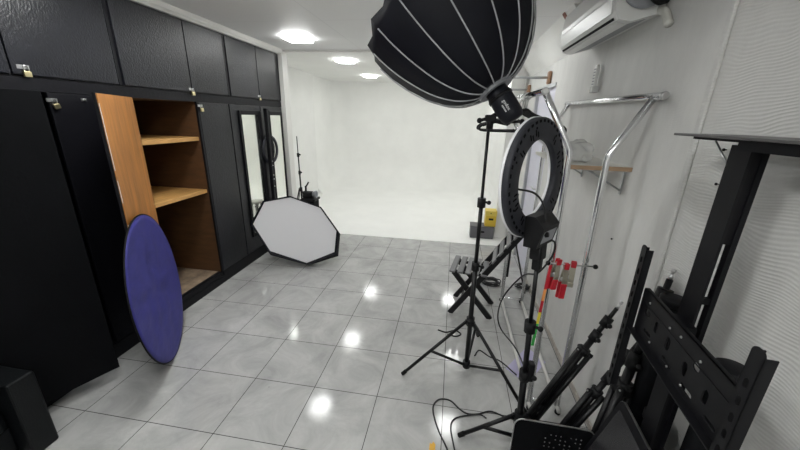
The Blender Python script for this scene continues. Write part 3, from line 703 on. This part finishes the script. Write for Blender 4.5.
# ------------------------------------------------------------------ ring light on its stand
rc = V((.345, 1.390, 1.482)); n = V((.785, -.617, .055)).normalized(); xf = Mx.Translation(rc) @ frame(n)
t = thing('ring_light', rc-V((0, 0, .24)), 'large black ring light seen from behind before the chrome rack', 'ring light')
MB(xf).lathe([(.153, -.0245), (.2415, -.0245), (.2415, -.033), (.236, -.037), (.160, -.037), (.153, -.033)], (0, 0, 0), (0, 0, 1), 72, True, closed=True).build('diffuser', 'ring_front', t)
m = MB(xf).lathe([(.157, -.002), (.160, 0), (.235, 0), (.239, -.003), (.239, -.024), (.157, -.024)], (0, 0, 0), (0, 0, 1), 72, True, closed=True); m.mi = 1
for k in range(44):
    a = 2*PI*k/44
    m.box((.220, -.009, 0), (.230, .006, .0014), Mx.Rotation(a, 4, 'Z'))
for k in range(28):
    a = 2*PI*k/28+.05
    if k % 7 in (1, 2, 4): m.box((.168, -.012, 0), (.190, -.006, .0014), Mx.Rotation(a, 4, 'Z')).box((.176, .004, 0), (.200, .010, .0014), Mx.Rotation(a, 4, 'Z'))
    if k % 4 == 0: m.lathe([(.005, 0), (.004, .002)], (.205*math.cos(a), .205*math.sin(a), 0), (0, 0, 1), 8)
m.build('housing', ['ring_back', 'dark_gap'], t)
k_ = MB(xf); k_.prism([(-.135, .0), (-.135, .04), (-.175, .078), (-.262, .055), (-.262, .0)], 0, -.082, .062); ctrl = k_.build('control_box', 'tripod_plastic', t)
m = MB(xf); m._add([(-.062, -.193, .0736), (.045, -.193, .0736), (.045, -.245, .0599), (-.062, -.245, .0599)], [(0, 1, 2, 3)]); m.build('display', 'plastic_grey', ctrl, solid=.002)
MB(xf).lathe([(.011, 0), (.010, .012), (0, .013)], (-.050, -.205, .0715), (0, .3, 1), 14).build('knob', 'tripod', ctrl)
MB(xf).rbox((-.034, -.33, .005), (.026, -.245, .055), .008).rbox((-.020, -.38, .012), (.018, -.32, .048), .008).build('tilt_mount', 'tripod_plastic', t)
top = xf @ V((0, -.37, .03)); W = lambda x, y, z: xf @ V((x, y, z))
MB().path(spline([W(-.155, -.02, -.01), W(-.09, -.04, .03), W(-.045, -.09, .05), W(-.035, -.16, .06)]), .004).build('cable', 'cable', t)
MB().path(spline([W(.03, -.245, .055), W(.070, -.27, .065), W(.066, -.33, .06), W(.035, -.41, .02), V((.375, 1.53, .99)), V((.335, 1.70, .78)), V((.330, 1.78, .61)), V((.36, 1.78, .51)), V((.435, 1.68, .46)), V((.460, 1.47, .46))]), .0042).build('power_cord', 'cable', t)
base = (.455, 1.44)
st, at = stand('light_stand', base, top.z-.008, .24, [.31, .22, .24], [math.radians(178), math.radians(300), math.radians(50)], 'black light stand carrying the ring light beside the leaning tripods', 'black light stands', r=.0165, lean=(top.x-base[0], top.y-base[1]), low_z=.09)
m = MB(); c = at(.55); m.rbox((c.x+.014, c.y-.02, .50), (c.x+.04, c.y+.02, .60), .006); m.build('phone_clamp', 'tripod_plastic', st)

# ------------------------------------------------------------------ folding chair
t = thing('folding_chair', (.25, 2.88, 0), 'dark slatted folding chair with crossed legs behind the light stand', 'chair')
cx_ = Mx.Translation((.055, 2.70, 0)) @ Mx.Rotation(-.16, 4, 'Z')
def bar(m, p, q, w, d): # flat bar in the local xz plane, w across, d thick along y
    p, q = V(p), V(q); u = (q-p).normalized(); s = V((u.z, 0, -u.x))*w/2; y = V((0, d/2, 0))
    return m._add([p-s-y, p+s-y, q+s-y, q-s-y, p-s+y, p+s+y, q+s+y, q-s+y], [(3, 2, 1, 0), (4, 5, 6, 7), (0, 1, 5, 4), (1, 2, 6, 5), (2, 3, 7, 6), (3, 0, 4, 7)])
for y in (.02, .33):
    bar(MB(cx_), (.015, y, .0), (.545, y, .84), .046, .022).build('back_leg', 'chair_frame', t)
    yy = y+.02 if y < .1 else y-.02
    bar(MB(cx_), (.02, yy, .41), (.375, yy, .0), .046, .022).build('front_leg', 'chair_frame', t)
    bar(MB(cx_), (.0, yy+(.02 if y < .1 else -.02), .405), (.30, yy+(.02 if y < .1 else -.02), .405), .025, .016).build('seat_rail', 'chair_frame', t)
for k in range(5): MB(cx_).rbox((-.015+.068*k, -.01, .418), (.037+.068*k, .36, .437), .008, 2).build('seat_slat', 'chair_slat', t)
for k in range(4):
    z = .57+.078*k; x = .015+.53*z/.84
    MB(cx_ @ Mx.Translation((x-.022, 0, z)) @ Mx.Rotation(.56, 4, 'Y')).rbox((-.007, .0, -.028), (.007, .35, .028), .006).build('back_slat', 'chair_slat', t)
m = MB(cx_); m.tube((.21, .03, .205), (.21, .32, .205), .009).tube((.10, .03, .12), (.10, .32, .12), .009); m.build('crossbar', 'chair_frame', t)

# second stand and coiled leads behind the chair
stand('light_stand', (.66, 3.34), 1.02, .56, [.42, .22, .30], [math.radians(205), math.radians(320), math.radians(80)], 'black light stand with spread legs between the chair and the rack', 'black light stands', r=.012, low_z=.12, strut=False)
def coil(c, R, n, label, r=.006, z0=.008):
    rnd = random.Random(int(c[0]*1000)); pts = []
    for k in range(n*14+1):
        a = 2*PI*k/14; q = R*(1+.12*math.sin(a*.37+rnd.random()*.3)); pts.append((c[0]+q*math.cos(a)+.01*math.sin(a*.21), c[1]+.75*q*math.sin(a), z0+.011*(k//28)+.008*abs(math.sin(a*1.3))+.01*rnd.random()))
    tag(MB().path(spline(pts, 2), r, 6).build('coiled_cable', 'cable_dark'), label, 'cable', 'coiled cables behind the chair')
coil((.50, 3.36), .085, 7, 'dark coiled cable on the tiles right behind the folding chair')
coil((.83, 3.33), .06, 6, 'dark coiled cable on the tiles by the lilac door end of the rack')

# cartons at the studio edge
t = thing('equipment_case', (.50, 4.92, 0), 'grey equipment case standing on the white studio floor', 'case')
MB().rbox((.335, 4.81, .006), (.675, 5.03, .172), .008).build('body', 'case_grey', t)
MB().rbox((.332, 4.807, .174), (.678, 5.033, .192), .006).build('lid', 'case_grey', t)
MB().rbox((.47, 4.795, .10), (.54, 4.81, .125), .005).build('latch', 'stand_dark', t)
t = thing('carton', (.61, 4.93, .193), 'yellow carton on the grey case by the studio wall', 'box')
MB().box((.54, 4.84, .194), (.695, 5.01, .385)).build('body', 'carton', t)
MB().rbox((.537, 4.837, .355), (.698, 5.013, .43), .003).build('lid', 'carton_top', t)
MB().box((.588, 4.8385, .29), (.655, 4.84, .32)).build('print', 'stand_dark', t)
MB().lathe([(.008, 0), (.008, .002)], (.612, 4.837, .395), (0, -1, 0), 12).build('print_dot', 'stand_dark', t)

# ------------------------------------------------------------------ floor litter
m = MB(); pts = [(.485, 2.06), (.68, 2.32), (.79, 2.18), (.605, 1.93)]
m._add([(x, y, .0015+.012*(i == 1)) for i, (x, y) in enumerate(pts)]+[(x, y, .0028+.012*(i == 1)) for i, (x, y) in enumerate(pts)], [(3, 2, 1, 0), (4, 5, 6, 7), (0, 1, 5, 4), (1, 2, 6, 5), (2, 3, 7, 6), (3, 0, 4, 7)])
tag(m.build('paper_sheet', 'lilac_paper'), 'lilac paper sheet lying on the tiles behind the ring light stand', 'paper')
def cord(pts, label, r=.0048, z=.0055):
    return tag(MB().path(spline([(p[0], p[1], p[2] if len(p) > 2 else z) for p in pts], 8), r, 8).build('floor_cable', 'cable'), label, 'cable', 'black cables on the floor')
cord([(.095, 1.29), (.082, 1.361), (.03, 1.47), (-.006, 1.58), (-.006, 1.645), (.03, 1.692), (.095, 1.692), (.15, 1.64), (.20, 1.612), (.263, 1.622), (.34, 1.655), (.42, 1.632), (.50, 1.62)], 'black cable looping on the tiles at the near end of the room')
cord([(.14, 1.28), (.115, 1.40), (.10, 1.50), (.12, 1.56), (.19, 1.597), (.27, 1.608, .017), (.31, 1.60)], 'black cable end branching beside the looping cable', .0042)
cord([(.27, 2.15), (.31, 2.22), (.38, 2.16), (.46, 2.12), (.55, 2.00)], 'black cable crossing the tiles from the softbox stand to the rack')
cord([(-.02, 2.42), (.05, 2.40), (.12, 2.44), (.17, 2.40), (.13, 2.36), (.06, 2.375)], 'black cable end curled in front of the folding chair', .006)
m = MB(); m.plate([(-.016, -.03), (.014, -.03), (.017, .012), (.004, .03), (-.004, .014), (-.015, .018)], [], .003, Mx.Translation((.002, 1.365, .0022)))
tag(m.build('tape_scrap', 'tape'), 'orange tape scrap stuck on the tiles at the bottom edge', 'tape')

# ------------------------------------------------------------------ folded stands leaning on the right wall
def folded(foot, tip, coll, label, r=.014, spread=.028, knob=(0, -1, 0), thick=False):
    foot, tip = V(foot), V(tip); u = (tip-foot).normalized(); L_ = (tip-foot).length
    t = thing('folded_stand', foot, label, 'light stand', 'folded black light stands')
    P = lambda s: foot+u*L_*s
    xf = frame(u); side = [xf @ V((math.cos(a), math.sin(a), 0)) for a in (PI/2+.3, PI/2+.3+2*PI/3, PI/2+.3+4*PI/3)]
    MB().tube(P(.10), P(coll+.10), r).build('pole', 'tripod', t)
    MB().tube(P(coll+.10), P(coll+(1-coll)*.62), r*.8).build('pole', 'tripod', t)
    MB().tube(P(coll+(1-coll)*.62), P(.965), r*.62).build('pole', 'tripod', t)
    MB().lathe([(.0055, 0), (.0085, .004), (.0085, .014), (.005, .018), (.005, .026), (.0085, .03), (.0085, .042), (0, .044)], P(.965), u, 12).build('spigot', 'steel', t)
    for s in (coll+.11, coll+(1-coll)*.62)+((.90,) if thick else ()):
        c = P(s); m = MB(); m.tube(P(s-.03), P(s+.03), r*1.45); kd = V(knob); m.tube(c, c+kd*.035, .006).ball(c+kd*.04, .012, 8); m.build('clamp', 'tripod_plastic', t)
    m = MB(); m.tube(P(coll-.022), P(coll+.022), r*1.8)
    for s in side: m.tube(P(coll)+s*.01, P(coll)+s*(spread+.014), .011)
    m.build('hub', 'tripod_plastic', t)
    m = MB()
    for s in side: m.lathe([(.0045, 0), (.003, .004)], P(coll)+s*(spread+.016), s, 8)
    m.build('rivets', 'steel', t)
    for s in side:
        lg = MB().tube(P(.03)+s*spread*.8, P(coll)+s*spread, .0130).build('leg', 'tripod', t)
        MB().tube(P(0)+s*spread*.8, P(.04)+s*spread*.8, .0170).build('rubber_foot', 'rubber', lg)
        MB().box((-.004, -.007, 0), (.004, .007, L_*coll*.55), Mx.Translation(P(coll*.32)+s*spread*.45) @ frame(u, s)).build('strut', 'stand_dark', lg)
    MB().tube(P(coll*.30), P(coll*.30+.05), r*1.7).build('lower_hub', 'tripod_plastic', t)
folded((.475, 1.515, .03), (.884, 1.620, .846), .66, 'folded black light stand leaning leftmost against the right wall', r=.016, spread=.034)
folded((.545, 1.365, .03), (.87, 1.355, .86), .58, 'folded black light stand leaning in the middle behind the slotted bracket', spread=.030)
folded((.66, 1.185, .03), (.885, 1.335, 1.165), .54, 'folded black light stand leaning rightmost, its tip near the dark column', r=.019, spread=.036, thick=True)
# small tripod with pan head behind the bracket
t = thing('pan_tripod', (.83, 1.14, 0), 'small black camera tripod with pan head standing behind the bracket', 'tripod')
m = MB(); hx = V((.835, 1.135, .60))
MB().tube((.83, 1.14, .28), hx, .014).build('pole', 'tripod', t)
MB().rbox((hx.x-.025, hx.y-.03, .60), (hx.x+.025, hx.y+.03, .655), .01).tube(hx+V((-.03, 0, .03)), hx+V((.03, 0, .03)), .014).build('pan_head', 'tripod_plastic', t)
MB().tube(hx+V((0, -.02, .03)), hx+V((-.03, -.14, -.02)), .007).tube(hx+V((-.022, -.105, -.005)), hx+V((-.034, -.16, -.028)), .011).build('pan_handle', 'tripod_plastic', t)
for a in (.5, 2.6, 4.5): MB().tube((.83+.02*math.cos(a), 1.14+.02*math.sin(a), .50), (.83+.05*math.cos(a), 1.145+.045*math.sin(a), .006), .011, .009).build('leg', 'tripod', t)

# ------------------------------------------------------------------ tall steel screen stand with slotted bracket
t = thing('screen_stand', (.78, 1.03, 0), 'tall dark steel screen stand with top shelf and slotted bracket at right', 'stand')
m = MB(); m.box((.762, 1.008, .03), (.770, 1.078, 1.655)); m.build('column', 'stand_dark', t)
m = MB(); m.box((.7915, 1.008, .03), (.806, 1.028, 1.655)).box((.770, 1.012, 1.385), (.796, 1.028, 1.655)).box((.770, 1.012, 1.19), (.796, 1.028, 1.21)).box((.770, 1.012, .03), (.796, 1.028, .99)); m.build('column_rail', 'stand_edge', t)
MB().rbox((.58, .80, .0), (.88, 1.085, .03), .006).build('base_plate', 'stand_edge', t)
MB().rbox((.698, .70, 1.672), (.898, 1.235, 1.679), .002).build('top_shelf', 'shelf_top', t)
MB().box((.715, .72, 1.665), (.896, 1.165, 1.672)).box((.72, .72, 1.645), (.896, 1.0, 1.665)).build('shelf_frame', 'stand_edge', t)
MB().tube((.768, 1.15, 1.66), (.768, 1.08, 1.60), .003).build('shelf_brace', 'steel', t)
tt = V((.055, .54, 0)).normalized(); nb = V((-tt.y, tt.x, 0)); bo_ = V((.690, .93, 1.062))
bx_ = Mx.Translation(bo_) @ Mx((tt, V((0, 0, 1)), tt.cross(V((0, 0, 1))))).transposed().to_4x4()
# in this frame: x runs away along the bracket, y is up, z points to the wall
holes = [slot(.20, .015, .036, .026), slot(.13, .005, .022, .040), slot(.17, -.045, .05, .014), slot(.05, .0, .024, .044), slot(.03, -.052, .06, .014), slot(-.05, -.01, .026, .046), slot(-.09, .03, .03, .022), slot(-.08, -.055, .06, .014), slot(-.15, -.012, .022, .042), slot(-.19, -.055, .05, .013)]
m = MB(bx_); m.plate(rrect(.524, .17, .006), holes, .004, Mx.Identity(4)); m.box((-.262, .081, -.002), (.258, .085, .012)).box((-.262, -.085, -.026), (.262, -.081, .002)); m.box((-.255, .036, -.0035), (.255, .039, -.002))
m.build('crossbar', 'stand_dark', t)
MB(bx_).box((.06, -.06, .004), (.14, .06, .066)).build('column_clamp', 'stand_edge', t)
m = MB(bx_)
for x, y in ((.20, .055), (.06, .05), (.0, .06), (-.10, .055), (.02, -.06), (.14, -.06), (-.06, -.058)): m.lathe([(.0042, 0), (.0036, .003), (0, .004)], (x, y, -.002), (0, 0, -1), 10)
m.build('screws', 'steel', t)
for x, z0, z1 in ((.275, .70, 1.30), (-.275, .70, 1.285)):
    L_ = z1-z0; rx = bx_ @ Mx.Translation((x, (z0+z1)/2-bo_.z, -.030))
    hs = [slot(0, -L_/2+.04+.046*k, .013, .024) for k in range(int((L_-.04)/.046))]
    m = MB(rx); m.plate(rrect(.036, L_, .014), hs, .003, Mx.Identity(4)); m.box((-.018, -L_/2+.012, -.0015), (-.015, L_/2-.012, .022)).box((.015, -L_/2+.012, -.0015), (.018, L_/2-.012, .022)); m.build('slotted_rail', 'stand_dark', t)
m = MB(bx_ @ Mx.Translation((-.33, -.10, .05))); m.tube((0, 0, .0), (0, .07, 0), .006).lathe([(.013, 0), (.015, .005), (.010, .009), (0, .010)], (0, .07, 0), (0, 1, 0), 14); m.build('bolt', 'steel', t)
m = MB(bx_ @ Mx.Translation((-.33, -.10, .05))); m.lathe([(.036, 0), (.040, .006), (.034, .02), (0, .022)], (0, -.02, 0), (0, 1, 0), 20); m.build('bolt_knob', 'rubber', t)

# rolled tubes behind the stand
def roll(x, y, z, r, label):
    t = thing('storage_tube', (x, y, 0), label, 'tube', 'black storage tubes')
    MB().tube((x, y, .002), (x, y, z-.012), r, seg=28).build('tube', 'black_matte', t)
    MB().lathe([(r+.002, -.03), (r+.002, -.004), (r-.004, 0), (0, .001)], (x, y, z), (0, 0, 1), 28).build('lid', 'stand_edge', t)
roll(.858, 1.25, 1.088, .042, 'black capped tube standing behind the dark column, shorter top seen at its left')
roll(.855, .940, 1.035, .044, 'black capped tube standing between the bracket and the right wall, nearer one')

# thin perforated panel and dark screen at the bottom edge
px_ = Mx.Translation((.515, 1.175, .0)) @ Mx.Rotation(-.10, 4, 'X') @ Mx.Rotation(.03, 4, 'Y')
t = thing('perforated_panel', (.515, 1.195, 0), 'thin black perforated panel with silver rim at the bottom edge', 'panel')
fx_ = px_ @ Mx.Translation((0, 0, .225)) @ Mx.Rotation(PI/2, 4, 'X')
MB(fx_).plate(rrect(.335, .425, .035), [], .012, Mx.Identity(4)).build('panel', 'black_matte', t)
MB(fx_).plate(rrect(.343, .433, .039), [rrect(.336, .426, .0355)], .006, Mx.Translation((0, 0, .005))).build('rim', 'steel', t)
m = MB(fx_)
for i in range(8):
    for j in range(9):
        if (i*5+j*3) % 4: m.lathe([(.0032, 0), (.0025, .001)], (-.03+.021*i, .160-.021*j, .0065), (0, 0, 1), 6)
m.build('perforation_dots', 'steel', t)['kind'] = 'stuff'
a0 = V((.735, 1.165, .665)); dn = V((-.33, -.03, -.94)).normalized(); fw = V((-.06, -1, .0)).normalized(); nn_ = fw.cross(dn).normalized()
t = thing('flat_screen', (.55, .95, 0), 'dark glass screen leaning beside the column at the bottom edge', 'screen')
gx = Mx.Translation(a0+fw*.20+dn*.348) @ Mx((fw, -dn, nn_)).transposed().to_4x4()
MB(gx).plate(rrect(.40, .696, .022), [], .014, Mx.Identity(4)).build('back_shell', 'stand_edge', t)
sgn = 1 if nn_.dot(cam_p-a0) > 0 else -1
MB(gx).plate(rrect(.35, .636, .01), [], .002, Mx.Translation((0, 0, sgn*.008))).build('glass', 'glass_dark', t)
MB(gx).plate(rrect(.404, .70, .024), [rrect(.396, .692, .02)], .010, Mx.Identity(4)).build('metal_edge', 'steel', t)

# ------------------------------------------------------------------ world, camera, colour management
w = bpy.data.worlds.new('room_air'); bpy.context.scene.world = w; w.use_nodes = True
w.node_tree.nodes['Background'].inputs['Color'].default_value = (1, 1, 1, 1); w.node_tree.nodes['Background'].inputs['Strength'].default_value = .05
cd = bpy.data.cameras.new('camera'); cam = bpy.data.objects.new('camera', cd); C.objects.link(cam)
cd.sensor_width = 36; cd.lens = 331.7/800*36; cd.clip_start = .02
y_, p_, r_ = -.1507, .3138, .0257
fwd = V((math.sin(y_)*math.cos(p_), math.cos(y_)*math.cos(p_), -math.sin(p_))); rt = V((math.cos(y_), -math.sin(y_), 0)); up = rt.cross(fwd)
r2 = rt*math.cos(r_)+up*math.sin(r_); u2 = up*math.cos(r_)-rt*math.sin(r_)
cam.matrix_world = Mx.Translation((0, 0, 1.705)) @ Mx((r2, u2, -fwd)).transposed().to_4x4()
S = bpy.context.scene; S.camera = cam
S.view_settings.view_transform = 'Standard'; S.view_settings.look = 'None'; S.view_settings.gamma = 1; S.view_settings.use_curve_mapping = False
S.view_settings.exposure = 0.15
